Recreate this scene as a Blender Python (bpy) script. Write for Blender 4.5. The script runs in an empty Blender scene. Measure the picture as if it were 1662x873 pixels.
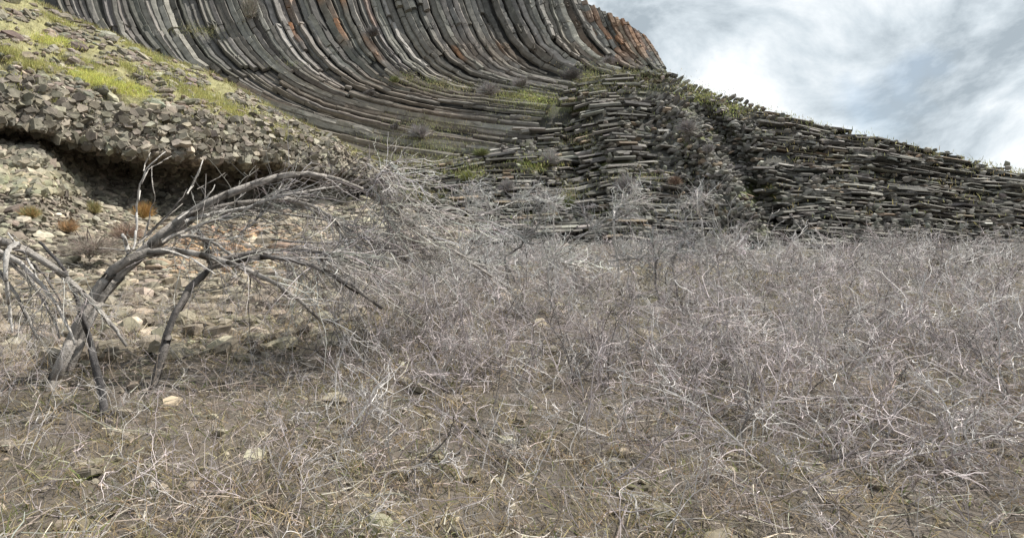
import bpy, math
import numpy as np

rng = np.random.default_rng(7)
sc = bpy.context.scene
COL = sc.collection
F, PU, PV, PITCH, CAMZ = 1039.0, 600.0, 221.5, math.radians(10), 1.7
CP, SP = math.cos(PITCH), math.sin(PITCH)

# ------------------------------------------------------------------ helpers
def P(u, v, D):
    """world point seen in direction (u, v) of the photograph at distance D (metres along y)"""
    u, v, D = np.broadcast_arrays(np.asarray(u, float), np.asarray(v, float), np.asarray(D, float))
    dx = (u - PU) / F
    dz = (PV - v) / F
    t = D / (CP - dz * SP)
    return np.stack([dx * t, D, CAMZ + (SP + dz * CP) * t], -1)

def nrm(a):
    return a / np.maximum(np.linalg.norm(a, axis=-1, keepdims=True), 1e-9)

def sstep(x, a, b):
    t = np.clip((x - a) / (b - a), 0, 1)
    return t * t * (3 - 2 * t)

def wob(a, b, seed, octs=4):
    """smooth pseudo noise, about -1..1"""
    r = np.random.default_rng(seed)
    o = 0
    for i in range(octs):
        k = 1.7 ** i
        for _ in range(3):
            th = r.uniform(0, 6.283); ph = r.uniform(0, 6.283); f = r.uniform(.7, 1.3) * k
            o = o + np.sin((a * math.cos(th) + b * math.sin(th)) * f + ph) / k / 2.4
    return o / 1.6

class MB:
    """collects vertices, faces and vertex colours, then links them as ONE mesh object"""
    def __init__(s):
        s.v = []; s.c = []; s.q = []; s.t = []; s.n = 0
    def add(s, v, c, q=None, t=None):
        v = np.asarray(v, float).reshape(-1, 3)
        c = np.asarray(c, float)
        if c.ndim == 1: c = np.broadcast_to(c, v.shape)
        c = c.reshape(-1, 3)
        if q is not None and len(q): s.q.append(np.asarray(q, np.int64).reshape(-1, 4) + s.n)
        if t is not None and len(t): s.t.append(np.asarray(t, np.int64).reshape(-1, 3) + s.n)
        s.v.append(v); s.c.append(c); s.n += len(v)
    def build(s, name, mat, parent=None, smooth=False, origin=None):
        v = np.concatenate(s.v); c = np.concatenate(s.c)
        if origin is not None: v = v - np.asarray(origin)
        q = np.concatenate(s.q) if s.q else np.zeros((0, 4), np.int64)
        t = np.concatenate(s.t) if s.t else np.zeros((0, 3), np.int64)
        me = bpy.data.meshes.new(name)
        me.vertices.add(len(v)); me.vertices.foreach_set('co', v.astype(np.float32).ravel())
        loops = np.concatenate([q.ravel(), t.ravel()]).astype(np.int32)
        tot = np.concatenate([np.full(len(q), 4), np.full(len(t), 3)]).astype(np.int32)
        st = np.concatenate([[0], np.cumsum(tot)[:-1]]).astype(np.int32)
        me.loops.add(len(loops)); me.loops.foreach_set('vertex_index', loops)
        me.polygons.add(len(tot)); me.polygons.foreach_set('loop_start', st); me.polygons.foreach_set('loop_total', tot)
        me.polygons.foreach_set('use_smooth', np.full(len(tot), bool(smooth)))
        me.update(calc_edges=True); me.validate()
        at = me.color_attributes.new('Col', 'FLOAT_COLOR', 'POINT')
        at.data.foreach_set('color', np.concatenate([c, np.ones((len(c), 1))], 1).astype(np.float32).ravel())
        me.materials.append(mat)
        o = bpy.data.objects.new(name, me); COL.objects.link(o)
        if parent is not None: o.parent = parent
        elif origin is not None: o.location = origin
        return o

    # ---- batches
    def boxes(s, cen, A, B, C, col, jit=.12):
        """boxes with half axes A, B, C and uneven corners"""
        n = len(cen)
        sg = np.array([[x, y, z] for z in (-1, 1) for y in (-1, 1) for x in (-1, 1)], float)
        w = sg[None] * (1 + rng.uniform(-jit * 2, jit, (n, 8, 3)))
        v = cen[:, None] + w[..., :1] * A[:, None] + w[..., 1:2] * B[:, None] + w[..., 2:] * C[:, None]
        f = np.array([[0, 2, 3, 1], [4, 5, 7, 6], [0, 1, 5, 4], [2, 6, 7, 3], [0, 4, 6, 2], [1, 3, 7, 5]])
        s.add(v, np.repeat(col, 8, 0), q=(f[None] + 8 * np.arange(n)[:, None, None]))
    def bars(s, cen, A, B, C, col, jit=.12):
        """short lengths of broken six-sided column lying along A, with uneven slanting ends"""
        n = len(cen)
        a = np.arange(6) * np.pi / 3 + rng.uniform(0, 1.05, (n, 1)) + rng.uniform(-.2, .2, (n, 6))
        r = 1.08 * (1 + rng.uniform(-jit, jit, (n, 6)))
        x = r * np.cos(a); y = r * np.sin(a)
        rings = []
        for e in (-1, 1):
            z = e * (1 + rng.uniform(-.05, .02, (n, 6))) + rng.normal(0, .05, (n, 1)) * x + rng.normal(0, .05, (n, 1)) * y
            rings.append(cen[:, None] + z[..., None] * A[:, None] + x[..., None] * B[:, None] + y[..., None] * C[:, None])
        v = np.concatenate(rings, 1); i = np.arange(6); j = (i + 1) % 6
        q = np.concatenate([np.stack([i, j, j + 6, i + 6], 1), [[0, 3, 2, 1], [0, 5, 4, 3], [6, 7, 8, 9], [6, 9, 10, 11]]])
        s.add(v, np.repeat(col, 12, 0), q=q[None] + 12 * np.arange(n)[:, None, None])
    def chunks(s, cen, A, B, C, col, k=6, jit=.28, top=.62):
        """faceted broken stones: uneven k-sided prisms along C with a tilted smaller top"""
        n = len(cen)
        a = np.arange(k) / k * 2 * np.pi + rng.uniform(0, 6.28, (n, 1)) + rng.uniform(-.22, .22, (n, k))
        rings = []
        tilt = rng.normal(0, .28, (n, 1, 2))
        for h, sc_ in ((-1, .9), (.35, 1.0), (1, top)):
            r = sc_ * (1 + rng.uniform(-jit, jit, (n, k)))
            x = r * np.cos(a); y = r * np.sin(a)
            z = h + (tilt[..., 0] * x + tilt[..., 1] * y) * (h > 0) + rng.uniform(-.1, .1, (n, k))
            rings.append(cen[:, None] + x[..., None] * A[:, None] + y[..., None] * B[:, None] + z[..., None] * C[:, None])
        v = np.concatenate(rings, 1)
        i = np.arange(k); j = (i + 1) % k
        q = np.concatenate([np.stack([i, j, j + k, i + k], 1), np.stack([i + k, j + k, j + 2 * k, i + 2 * k], 1)])
        t = np.array([[2 * k, 2 * k + m, 2 * k + m + 1] for m in range(1, k - 1)])
        off = 3 * k * np.arange(n)[:, None, None]
        s.add(v, np.repeat(col, 3 * k, 0), q=q[None] + off, t=t[None] + off)
    def tubes(s, pts, rad, col, sides=4):
        """tapered limbs; pts (b, n, 3), rad (b, n), col (b, 3) or (b, n, 3)"""
        b, n = pts.shape[:2]
        T = nrm(np.gradient(pts, axis=1))
        ref = np.where(np.abs(T[:, :1, 2:]) > .9, [1., 0, 0], [0., 0, 1.])
        X = nrm(np.cross(T, ref)); Y = np.cross(T, X)
        a = np.arange(sides) / sides * 2 * np.pi
        ring = X[:, :, None] * np.cos(a)[:, None] + Y[:, :, None] * np.sin(a)[:, None]
        v = pts[:, :, None] + ring * rad[:, :, None, None]
        i = np.arange(n - 1)[:, None] * sides; k = np.arange(sides)[None]; k2 = (k + 1) % sides
        q = np.stack([i + k, i + k2, i + sides + k2, i + sides + k], -1).reshape(-1, 4)
        if col.ndim == 2: col = np.repeat(col[:, None], n, 1)
        c = np.repeat(col[:, :, None], sides, 2)
        if sides >= 8: c = c * np.exp(rng.normal(0, .22, (b, 1, sides, 1)) + rng.normal(0, .04, (b, n, sides, 1)))
        caps = []
        if sides == 4: caps = [[0, 3, 2, 1], [(n - 1) * 4 + m for m in range(4)]]
        qq = np.concatenate([q, np.array(caps, np.int64).reshape(-1, 4)])
        s.add(v, c.reshape(-1, 3), q=qq[None] + (n * sides * np.arange(b))[:, None, None])
    def blades(s, base, tip, w, col):
        """grass blades bent once"""
        n = len(base)
        d = tip - base
        side = nrm(np.cross(d, rng.normal(0, 1, (n, 3)))) * w[:, None]
        mid = base + d * .55 + np.array([0, 0, 1.]) * np.linalg.norm(d, axis=1)[:, None] * .10
        v = np.stack([base - side, base + side, mid + side * .7, mid - side * .7, tip], 1)
        off = 5 * np.arange(n)[:, None, None]
        s.add(v, np.repeat(col, 5, 0), q=np.array([[0, 1, 2, 3]])[None] + off, t=np.array([[3, 2, 4]])[None] + off)
    def sheet(s, pts, col):
        n, m = pts.shape[:2]
        i = np.arange(n - 1)[:, None] * m; j = np.arange(m - 1)[None]
        s.add(pts, col.reshape(-1, 3) if np.ndim(col) > 1 else col,
              q=np.stack([i + j, i + m + j, i + m + j + 1, i + j + 1], -1).reshape(-1, 4))

def grow(start, d, L, n, wander, up, r=None):
    """limbs that wander: (b, 3) starts and directions -> (b, n, 3)"""
    b = len(start)
    p = [start]; d = nrm(d)
    curl = rng.normal(0, wander * .5, (b, 3))
    for _ in range(n - 1):
        d = nrm(d + rng.normal(0, wander, (b, 3)) + curl + np.array([0, 0, 1.]) * np.asarray(up).reshape(-1, 1))
        p.append(p[-1] + d * (L / (n - 1))[:, None])
    return np.stack(p, 1)

def spawn(par, k, ang, t0=.25, t1=1.):
    """k side shoots from random places along random parents"""
    b, n = par.shape[:2]
    i = rng.integers(0, b, k); t = rng.uniform(t0, t1, k) * (n - 1)
    j = np.minimum(t.astype(int), n - 2); f = (t - j)[:, None]
    st = par[i, j] * (1 - f) + par[i, j + 1] * f
    d = nrm(nrm(par[i, j + 1] - par[i, j]) + rng.normal(0, ang, (k, 3)))
    return st, d, i

def vary(base, n, amt=.25, hue=.06):
    c = np.asarray(base, float)[None] * np.exp(rng.normal(0, amt, (n, 1))) * np.exp(rng.normal(0, hue, (n, 3)))
    return np.clip(c, .005, .85)

def tag(o, label=None, cat=None, group=None, kind=None):
    for k, x in (('label', label), ('category', cat), ('group', group), ('kind', kind)):
        if x: o[k] = x
    return o

def empty(name, loc):
    o = bpy.data.objects.new(name, None); COL.objects.link(o)
    o.location = loc; o.empty_display_size = .2
    return o

# ------------------------------------------------------------------ materials
def rock_mat(name, scale=3., bump=.5, dist=.05, mottle=.55, rough=.92, spots=None):
    m = bpy.data.materials.new(name); m.use_nodes = True
    N = m.node_tree.nodes; K = m.node_tree.links
    b = N['Principled BSDF']; b.inputs['Roughness'].default_value = rough
    b.inputs['Specular IOR Level'].default_value = .25
    at = N.new('ShaderNodeAttribute'); at.attribute_name = 'Col'
    tc = N.new('ShaderNodeTexCoord')
    n1 = N.new('ShaderNodeTexNoise'); n1.inputs['Scale'].default_value = scale; n1.inputs['Detail'].default_value = 8
    n1.inputs['Roughness'].default_value = .68
    K.new(tc.outputs['Object'], n1.inputs['Vector'])
    r1 = N.new('ShaderNodeMapRange'); r1.inputs[1].default_value = .28; r1.inputs[2].default_value = .72
    r1.inputs[3].default_value = 1 - mottle; r1.inputs[4].default_value = 1 + mottle
    K.new(n1.outputs['Fac'], r1.inputs[0])
    mu = N.new('ShaderNodeVectorMath'); mu.operation = 'SCALE'
    K.new(at.outputs['Color'], mu.inputs[0]); K.new(r1.outputs[0], mu.inputs['Scale'])
    out = mu.outputs[0]
    for sc_, lo, hi, colr in (spots or []):
        n2 = N.new('ShaderNodeTexNoise'); n2.inputs['Scale'].default_value = sc_; n2.inputs['Detail'].default_value = 6
        n2.inputs['Roughness'].default_value = .7
        K.new(tc.outputs['Object'], n2.inputs['Vector'])
        r2 = N.new('ShaderNodeMapRange'); r2.inputs[1].default_value = lo; r2.inputs[2].default_value = hi
        K.new(n2.outputs['Fac'], r2.inputs[0])
        mx = N.new('ShaderNodeMix'); mx.data_type = 'RGBA'
        K.new(r2.outputs[0], mx.inputs[0]); K.new(out, mx.inputs[6]); mx.inputs[7].default_value = (*colr, 1)
        out = mx.outputs[2]
    K.new(out, b.inputs['Base Color'])
    if bump:
        bp = N.new('ShaderNodeBump'); bp.inputs['Strength'].default_value = bump; bp.inputs['Distance'].default_value = dist
        n3 = N.new('ShaderNodeTexNoise'); n3.inputs['Scale'].default_value = scale * 2.2; n3.inputs['Detail'].default_value = 8
        n3.inputs['Roughness'].default_value = .7
        K.new(tc.outputs['Object'], n3.inputs['Vector'])
        K.new(n3.outputs['Fac'], bp.inputs['Height']); K.new(bp.outputs[0], b.inputs['Normal'])
    return m

def plant_mat(name, trans=.0, rough=.8):
    m = bpy.data.materials.new(name); m.use_nodes = True
    N = m.node_tree.nodes; K = m.node_tree.links
    b = N['Principled BSDF']; b.inputs['Roughness'].default_value = rough
    b.inputs['Specular IOR Level'].default_value = .2
    at = N.new('ShaderNodeAttribute'); at.attribute_name = 'Col'
    K.new(at.outputs['Color'], b.inputs['Base Color'])
    if trans:
        t = N.new('ShaderNodeBsdfTranslucent'); K.new(at.outputs['Color'], t.inputs[0])
        mx = N.new('ShaderNodeMixShader'); mx.inputs[0].default_value = trans
        K.new(b.outputs[0], mx.inputs[1]); K.new(t.outputs[0], mx.inputs[2])
        K.new(mx.outputs[0], N['Material Output'].inputs['Surface'])
    return m

def bark_mat(name):
    m = rock_mat(name, 20, .9, .03, .5, .88, spots=[(9., .66, .76, (.15, .115, .105))])
    return m

M_COL = rock_mat('basalt', 1.6, .55, .10, .42, spots=[(.9, .60, .72, (.20, .205, .175)), (3.5, .66, .76, (.30, .31, .27))])
M_LAY = rock_mat('layered_basalt', 2.2, .6, .10, .45, spots=[(1.1, .62, .75, (.19, .20, .15)), (4., .67, .78, (.30, .31, .26))])
M_OUT = rock_mat('weathered_rock', 2.8, .6, .06, .45, spots=[(5., .66, .78, (.36, .34, .26))])
M_GRD = rock_mat('soil', 1.3, .8, .08, .5)
M_STONE = rock_mat('stone', 4., .5, .03, .4)
M_WOOD = bark_mat('bleached_wood')
M_TWIG = plant_mat('twig', 0)
M_GRASS = plant_mat('grass_blade', .35)

# ------------------------------------------------------------------ surfaces of the place
def g_ground(x, y):
    z = np.interp(y, [-400, -20, 0, 2, 6, 9, 12, 20, 30, 36, 60, 400], [-6, -1, -.1, .05, .62, .90, 1.10, 1.35, 1.9, 2.4, 3.5, 16])
    z = z + .10 * wob(x * .9, y * .9, 3) * np.clip((y + 3) / 6, 0, 1) + .04 * wob(x * 3, y * 3, 4)
    z = z - .0 * sstep(-x / np.maximum(y, 1), -.02, .12) * sstep(y, 7.5, 10.5) * (1 - sstep(y, 20, 24))
    return z + np.clip(np.abs(x) - 60, 0, 400) * .03

def D_cliff(u, v):
    d = np.interp(v, [-150, -100, 0, 50, 100, 150, 200, 250, 300, 360, 420], [57.5, 56, 53.5, 52, 50, 47, 43, 39, 36, 32.5, 28.5])
    d = d * (1 - .045 * np.clip((u - 600) / 480, -1.2, 1.3) ** 2)
    return d + .4 * wob(u / 60., v / 60., 11)

R_TOP = np.array([(560, 215), (640, 205), (720, 185), (780, 160), (840, 143), (900, 133), (960, 125), (1030, 121), (1086, 126), (1112, 139), (1140, 150), (1170, 159),
                  (1200, 167), (1260, 184), (1330, 205), (1420, 224), (1500, 246), (1600, 268), (1720, 296), (2150, 352)], float)
def r_top(u): return np.interp(u, R_TOP[:, 0], R_TOP[:, 1])
def r_bot(u): return np.interp(u, [560, 720, 900, 1200, 1720], [352, 372, 380, 396, 424])
def r_left(v): return np.interp(v, [120, 150, 200, 235, 262, 300, 330], [985, 940, 905, 835, 720, 610, 540])
def D_right(u, v):
    d0 = D_cliff(u, v) - .15
    d = np.interp(v, [80, 126, 150, 200, 250, 300, 340, 400, 440], [47, 46, 44, 41, 38.5, 36, 33.5, 29.5, 27])
    d = d * (1 - .06 * np.clip((u - 850) / 350, 0, 1.6))
    d = d + .55 * wob(u / 26., v / 34., 21)
    inb = sstep(v, 160, 190)
    d = d + 1.3 * sstep(u - 845 - (v - 180) * .25, 0, 16) * inb * (1 - sstep(u, 900, 1010))
    d = d + 1.2 * sstep(u - 905 - (v - 200) * .2, 0, 10) * inb * (1 - sstep(u, 920, 1000)) - .8 * inb * sstep(u, 930, 960) * (1 - sstep(u, 1020, 1050))
    e = u - (1108 + (v - 185) * .62)          # crest of the buttress at the right
    d = d - 1.4 * sstep(e, -60, 0) * inb + 3.4 * sstep(e, 0, 42) * inb - 2.2 * sstep(e, 44, 75) * inb
    return d0 + (d - d0) * sstep(u, 640, 900)

L_TOP = np.array([(-300, -190), (-150, -112), (0, -32), (60, 2), (110, 27), (170, 50), (250, 87), (330, 113), (400, 150), (460, 185), (520, 214),
                  (570, 240), (620, 266), (690, 300), (760, 330)], float)
def l_top(u): return np.interp(u, L_TOP[:, 0], L_TOP[:, 1])
def l_lip(u): return 10 * wob(np.asarray(u, float) / 11., np.asarray(u, float) / 90., 91) + np.interp(u, [-300, 0, 60, 130, 200, 300, 400, 480, 560, 650, 760], [200, 205, 212, 236, 247, 252, 258, 266, 274, 300, 340])
def l_floor(u): return 7 * wob(np.asarray(u, float) / 20., np.asarray(u, float) / 90., 92) + np.interp(u, [-300, 0, 60, 130, 200, 300, 400, 500, 600, 760], [236, 240, 250, 308, 334, 350, 352, 340, 322, 350])
def D_left(u, v):
    t, l, f = l_top(u), l_lip(u), np.maximum(l_floor(u), l_lip(u) + 14)
    dt = 32 + np.clip(u, -300, 700) * .0105
    dl = np.interp(u, [-300, 0, 300, 600, 700], [22, 23, 26.5, 34, 38])
    df = dl - np.interp(u, [0, 100, 180, 380, 480, 560, 640], [-.2, -.6, -1.8, -1.8, -1.4, -.6, .1])
    deep = np.interp(u, [-300, 0, 60, 120, 180, 330, 430, 530], [2.4, 2.8, 2.8, 3.6, 5., 5., 4.8, 2.4])
    a = np.clip((v - t) / np.maximum(l - t, 1), 0, 1)
    up = dt + (dl - dt) * a ** .9 - np.interp(u, [0, 500, 620], [2.0, 2.0, .3]) * np.sin(np.pi * a) * (1 - a * .3)
    b = np.clip((v - l) / (f - l), 0, 1)
    mid = dl + (df - dl) * b + deep * np.sin(np.pi * np.clip(b, 0, 1) ** .8)
    c = np.clip((v - f) / np.maximum(450 - f, 1), 0, 1)
    dn = df + (13.2 - df) * c ** .8
    d = np.where(v < l, up, np.where(v < f, mid, dn))
    d = np.where(v > 450, 13.2 - (v - 450) * .06, d)
    # second shelf low on the far left
    d = d + 1.2 * np.exp(-((v - 279) / 7.) ** 2) * np.exp(-((u - 55) / 40.) ** 2)
    return d + (.45 * wob(u / 24., v / 16., 31) + .25 * wob(u / 9., v / 7., 32)) * np.clip((480 - v) / 60, 0, 1)

def normal(Df, u, v):
    e = 4.
    a = P(u + e, v, Df(u + e, v)) - P(u - e, v, Df(u - e, v))
    b = P(u, v - e, Df(u, v - e)) - P(u, v + e, Df(u, v + e))
    n = nrm(np.cross(a, b))
    return n * np.where(n[..., 1:2] > 0, -1., 1.)

# ------------------------------------------------------------------ ground
def build_ground():
    xs = np.concatenate([np.linspace(-900, -60, 16)[:-1], np.linspace(-60, -14, 24)[:-1], np.linspace(-14, 16, 140)[:-1], np.linspace(16, 70, 40)[:-1], np.linspace(70, 900, 16)])
    ys = np.concatenate([np.linspace(-900, -8, 14)[:-1], np.linspace(-8, 16, 120)[:-1], np.linspace(16, 44, 50)[:-1], np.linspace(44, 1500, 16)])
    X, Y = np.meshgrid(xs, ys, indexing='ij')
    pts = np.stack([X, Y, g_ground(X, Y)], -1)
    g = sstep(wob(X * .5, Y * .5, 41), -.1, .7)[..., None]
    col = np.array([.115, .098, .082]) * (1 - g) + np.array([.125, .112, .075]) * g
    mb = MB(); mb.sheet(pts, col)
    tag(mb.build('ground', M_GRD, smooth=True), kind='structure')
build_ground()

# ------------------------------------------------------------------ the cliff of bent columns
GUIDES = [
 [(95,0),(104,25),(130,60),(180,100),(260,150),(360,190),(460,225),(560,255),(660,275)],
 [(140,0),(150,30),(165,55),(200,90),(270,135),(360,175),(460,212),(560,243),(660,262),(760,275)],
 [(183,0),(190,46),(207,71),(223,84),(290,125),(370,165),(470,203),(570,232),(670,250),(780,262)],
 [(211,0),(225,37),(256,88),(282,108),(330,135),(400,168),(480,195),(570,220),(670,238),(800,252)],
 [(256,0),(262,27),(280,60),(298,92),(317,110),(353,132),(397,155),(465,180),(560,206),(650,224),(740,238),(850,250)],
 [(335,0),(350,42),(368,72),(390,98),(419,123),(454,145),(500,170),(544,187),(618,205),(661,215),(748,231),(860,246)],
 [(368,0),(383,35),(403,68),(428,98),(455,121),(500,145),(537,160),(575,171),(618,180),(683,193),(759,206),(870,218)],
 [(445,0),(463,46),(482,80),(505,107),(537,130),(580,150),(633,165),(705,179),(759,187),(880,196)],
 [(504,0),(524,49),(550,84),(578,115),(615,139),(670,157),(760,172),(890,183)],
 [(564,0),(584,55),(608,92),(633,117),(663,136),(707,150),(760,160),(890,172)],
 [(611,0),(628,46),(648,82),(677,113),(716,133),(762,146),(830,155),(900,163)],
 [(686,0),(703,46),(725,82),(752,110),(789,126),(835,137),(910,150)],
 [(736,0),(752,46),(771,77),(793,104),(822,119),(860,129),(930,141)],
 [(787,0),(804,46),(826,79),(848,102),(875,115),(905,123),(960,133)],
 [(840,0),(868,59),(890,89),(927,109),(970,122),(1010,128)],
 [(892,0),(903,48),(923,78),(953,104),(985,115),(1030,122)],
 [(927,0),(949,48),(975,80),(997,99),(1025,111),(1060,121)],
 [(950,4),(956,20),(970,56),(1005,98),(1035,112),(1070,122)],
 [(979,19),(985,34),(999,63),(1029,98),(1055,113),(1078,123)],
 [(1011,34),(1016,46),(1028,73),(1050,105),(1065,117),(1081,125)],
 [(1044,56),(1052,66),(1064,86),(1076,107),(1090,128)],
]
def top_limit(u): return np.interp(u, [500, 700, 940], [-140, -120, 0])
def chaikin(p, k=2):
    for _ in range(k):
        q = np.empty((2 * len(p), 2)); q[0::2] = np.r_[p[:1], .75 * p[:-1] + .25 * p[1:]]
        q[1::2] = np.r_[.25 * p[:-1] + .75 * p[1:], p[-1:]]
        p = q
    return p
NS = 90
def prep(g):
    p = np.array(g, float)
    if p[0, 0] < 935:                       # carry the column on above the frame to the brow of the cliff
        d = p[0] - p[1]; d /= -d[1]
        d[0] = d[0] * .75
        p = np.r_[[p[0] + d * 140, p[0] + d * 70], p] if p[0, 0] < 560 else np.r_[[p[0] + d * max(6., -top_limit(p[0, 0]))], p]
    p = chaikin(p, 3)
    s = np.r_[0, np.cumsum(np.linalg.norm(np.diff(p, axis=0), axis=1))]; s /= s[-1]
    t = np.linspace(0, 1, NS)
    return np.stack([np.interp(t, s, p[:, 0]), np.interp(t, s, p[:, 1])], 1)
G = [prep(g) for g in GUIDES]
curves = []
for a, b in zip(G[:-1], G[1:]):
    wd = abs(b[NS // 5, 0] - a[NS // 5, 0])
    n = max(1, int(round(wd / 10.2)))
    ks = np.linspace(0, 1, n + 1)[:-1] + rng.uniform(-.30, .30, n) / n
    for k in ks: curves.append(a * (1 - k) + b * k)
curves.append(G[-1])
curves = np.array(curves)
NC = len(curves)

LEDGES = [  # (polyline, how far the rock above it is set back, how far below it is set back)
 ([(108,20),(165,33),(215,47),(270,50),(330,58),(405,60)], -.26, 0),
 ([(400,28),(430,34),(470,40),(500,40)], -.22, 0),
 ([(300,116),(318,113),(362,118)], 0, -.42),
 ([(384,106),(410,108),(452,113)], 0, -.42),
 ([(510,106),(552,112)], 0, -.38),
 ([(600,96),(622,99)], 0, -.35),
 ([(640,20),(690,10)], .3, 0),
]
def ledge_off(u, v):
    o = np.zeros_like(u)
    for p, ab, be in LEDGES:
        p = np.array(p, float)
        inside = (u > p[0, 0]) & (u < p[-1, 0])
        y = np.interp(u, p[:, 0], p[:, 1])
        if ab: o += np.where(inside & (v < y) & (v > y - 75), ab, 0)
        if be: o += np.where(inside & (v > y) & (v < y + 42), be * (1 - (v - y) / 42.), 0)
    return o

cliff = tag(empty('basalt_cliff', (0, 50, 6)), 'tall dark grey basalt cliff of long columns bent sideways into layers', kind='structure')
O = np.array([0, 50, 6.])

LICHEN = [(492, .72, 36, 108), (504, .5, -40, 76), (517, .5, -40, 20), (445, .4, -40, 34), (458, .45, -40, 30), (585, .33, -40, 40), (530, .45, -60, 12), (598, .7, 70, 100), (470, .5, 40, 60), (812, .6, 75, 95), (740, .5, 78, 100)]   # streaks of orange lichen
def build_columns():
    items = []
    stop = np.full(NC, NS)
    sp = np.linalg.norm(np.gradient(curves, axis=0), axis=2)       # rough spacing
    tang = np.gradient(curves, axis=1); tang = tang / np.linalg.norm(tang, axis=2, keepdims=True)
    gv = np.gradient(curves, axis=0)
    sp = np.abs(gv[..., 0] * tang[..., 1] - gv[..., 1] * tang[..., 0])
    pos = np.cumsum(sp, axis=0)
    for i in range(NC):
        th = [0., 3.9, 2.1, 3.9][i % 4]
        loc = (pos[min(i + 2, NC - 1)] - pos[max(i - 2, 0)]) / (min(i + 2, NC - 1) - max(i - 2, 0))
        below = np.where((loc < th) & (np.arange(NS) > 25))[0]
        if len(below): stop[i] = int(np.clip(below[0] + rng.integers(-4, 7), 24, NS))
    act = np.arange(NS)[None] < stop[:, None]
    wid = np.full((NC, NS), 8.)
    for k in range(NS):
        ids = np.where(act[:, k])[0]; pp = pos[ids, k]
        if len(ids) > 2: wid[ids, k] = np.maximum(np.gradient(pp), .5 * np.maximum(np.r_[np.diff(pp), 0], np.r_[0, np.diff(pp)]) * 1.25)
    ker = np.ones(7) / 7
    for i in range(NC):
        wid[i] = np.convolve(np.pad(wid[i], 3, mode='edge'), ker, 'valid')
    wid = np.clip(wid, 2.8, 13)
    for i in range(NC):
        c = curves[i]
        n = int(stop[i])
        if n < 20: continue
        u, v = c[:n, 0], c[:n, 1]
        D = D_cliff(u, v)
        p = P(u, v, D)
        T = nrm(np.gradient(p, axis=0)); N = normal(D_cliff, u, v)
        N = nrm(N - T * (N * T).sum(1, keepdims=True)); S = np.cross(T, N)
        w = wid[i, :n] * D / F
        phi = rng.uniform(0, np.pi / 3)
        tl = rng.normal(0, .13); j6 = rng.uniform(-.07, .07, 6)
        ra_ = np.array([-.53, -.53, -.30, .33, .53, .53]) + j6 * [0, .3, 1, 1, .3, 0]
        rb_ = np.array([-.5, .06, .36 + tl, .36 - tl, .06, -.5]) + j6[::-1]
        base = vary((.168, .160, .146), 1, .34, .02)[0]
        # breaks along the column
        brk = [0]
        lo = ledge_off(u, v)
        for k in range(3, n - 2):
            steep = abs(T[k, 2])
            pr = .055 + .05 * (steep < .40)
            if abs(lo[k] - lo[k - 1]) > .12 or rng.random() < pr: brk.append(k)
        brk.append(n - 1)
        mb = MB()
        colo = rng.normal(0, .06)
        for a, b in zip(brk[:-1], brk[1:]):
            if b <= a: continue
            kk = np.arange(a, b + 1)
            big = rng.random() < .10
            off = colo + rng.normal(0, .028) + (rng.choice([-.28, .20, -.2]) if big else 0) + lo[min(a + 1, n - 1)] + .0
            if b - a < 3 and rng.random() < .3: off -= .35
            pts = p[kk].copy()
            pts[-1] -= T[kk[-1]] * rng.uniform(.02, .09)
            wk = w[kk] * rng.uniform(.95, 1.08)
            q = (pts[:, None] + S[kk][:, None] * (ra_[None, :, None] * wk[:, None, None])
                 + N[kk][:, None] * (rb_[None, :, None] * np.maximum(wk, .22)[:, None, None] * .95 + off))
            q += rng.normal(0, .016, q.shape)
            m = len(kk)
            ii = np.arange(m - 1)[:, None] * 6; k6 = np.arange(6)[None]
            quads = np.stack([ii + k6, ii + (k6 + 1) % 6, ii + 6 + (k6 + 1) % 6, ii + 6 + k6], -1).reshape(-1, 4)
            e = (m - 1) * 6
            caps = [[0, 3, 2, 1], [0, 5, 4, 3], [e, e + 1, e + 2, e + 3], [e, e + 3, e + 4, e + 5]]
            # colours: orange lichen on the upper columns, brown on lower bends, grey green elsewhere
            uu, vv = u[kk], v[kk]
            cc = np.repeat((base * np.exp(rng.normal(0, .10)))[None], m, 0)
            lich = np.exp(-((uu - 1010) / 60.) ** 2) * sstep(vv, 125, 70) * (rng.random() < .5) * .5
            for u0, sl, va, vb in LICHEN:
                lich = np.maximum(lich, (.85 + .45 * wob(vv / 5., uu * 0 + u0, 330)) * np.exp(-((uu - u0 - sl * (vv - va)) / 3.4) ** 2) * (vv > va - 3) * sstep(vv, vb + 8, vb - 12))
            lich = np.clip(lich * rng.uniform(.4, 1.3), 0, .95)[:, None]
            cc = cc * (1 - lich) + np.array([.36, .165, .07]) * lich
            br = (sstep(vv, 95, 140) * sstep(uu, 850, 700) * .5 + np.exp(-((uu - 800) / 110.) ** 2 - ((vv - 85) / 28.) ** 2) * .65)[:, None] * rng.uniform(.3, 1)
            cc = cc * (1 - br) + np.array([.18, .135, .10]) * br
            mb.add(q, np.repeat(cc, 6, 0).reshape(-1, 3), q=np.r_[quads, caps])
        length = (np.linalg.norm(np.diff(c[:n], axis=0), axis=1)[(v[1:] > 0)]).sum()
        items.append((length * wid[i, :n].mean(), mb, i))
    items.sort(key=lambda t: -t[0])
    rest = MB()
    for r, (_, mb, i) in enumerate(items):
        if r < 100: mb.build('column', M_COL, cliff, origin=O)
        else:
            rest.add(np.concatenate(mb.v), np.concatenate(mb.c), q=np.concatenate([x for x in mb.q]))
    if rest.n: tag(rest.build('column', M_COL, cliff, origin=O), kind='stuff')
build_columns()

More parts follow.
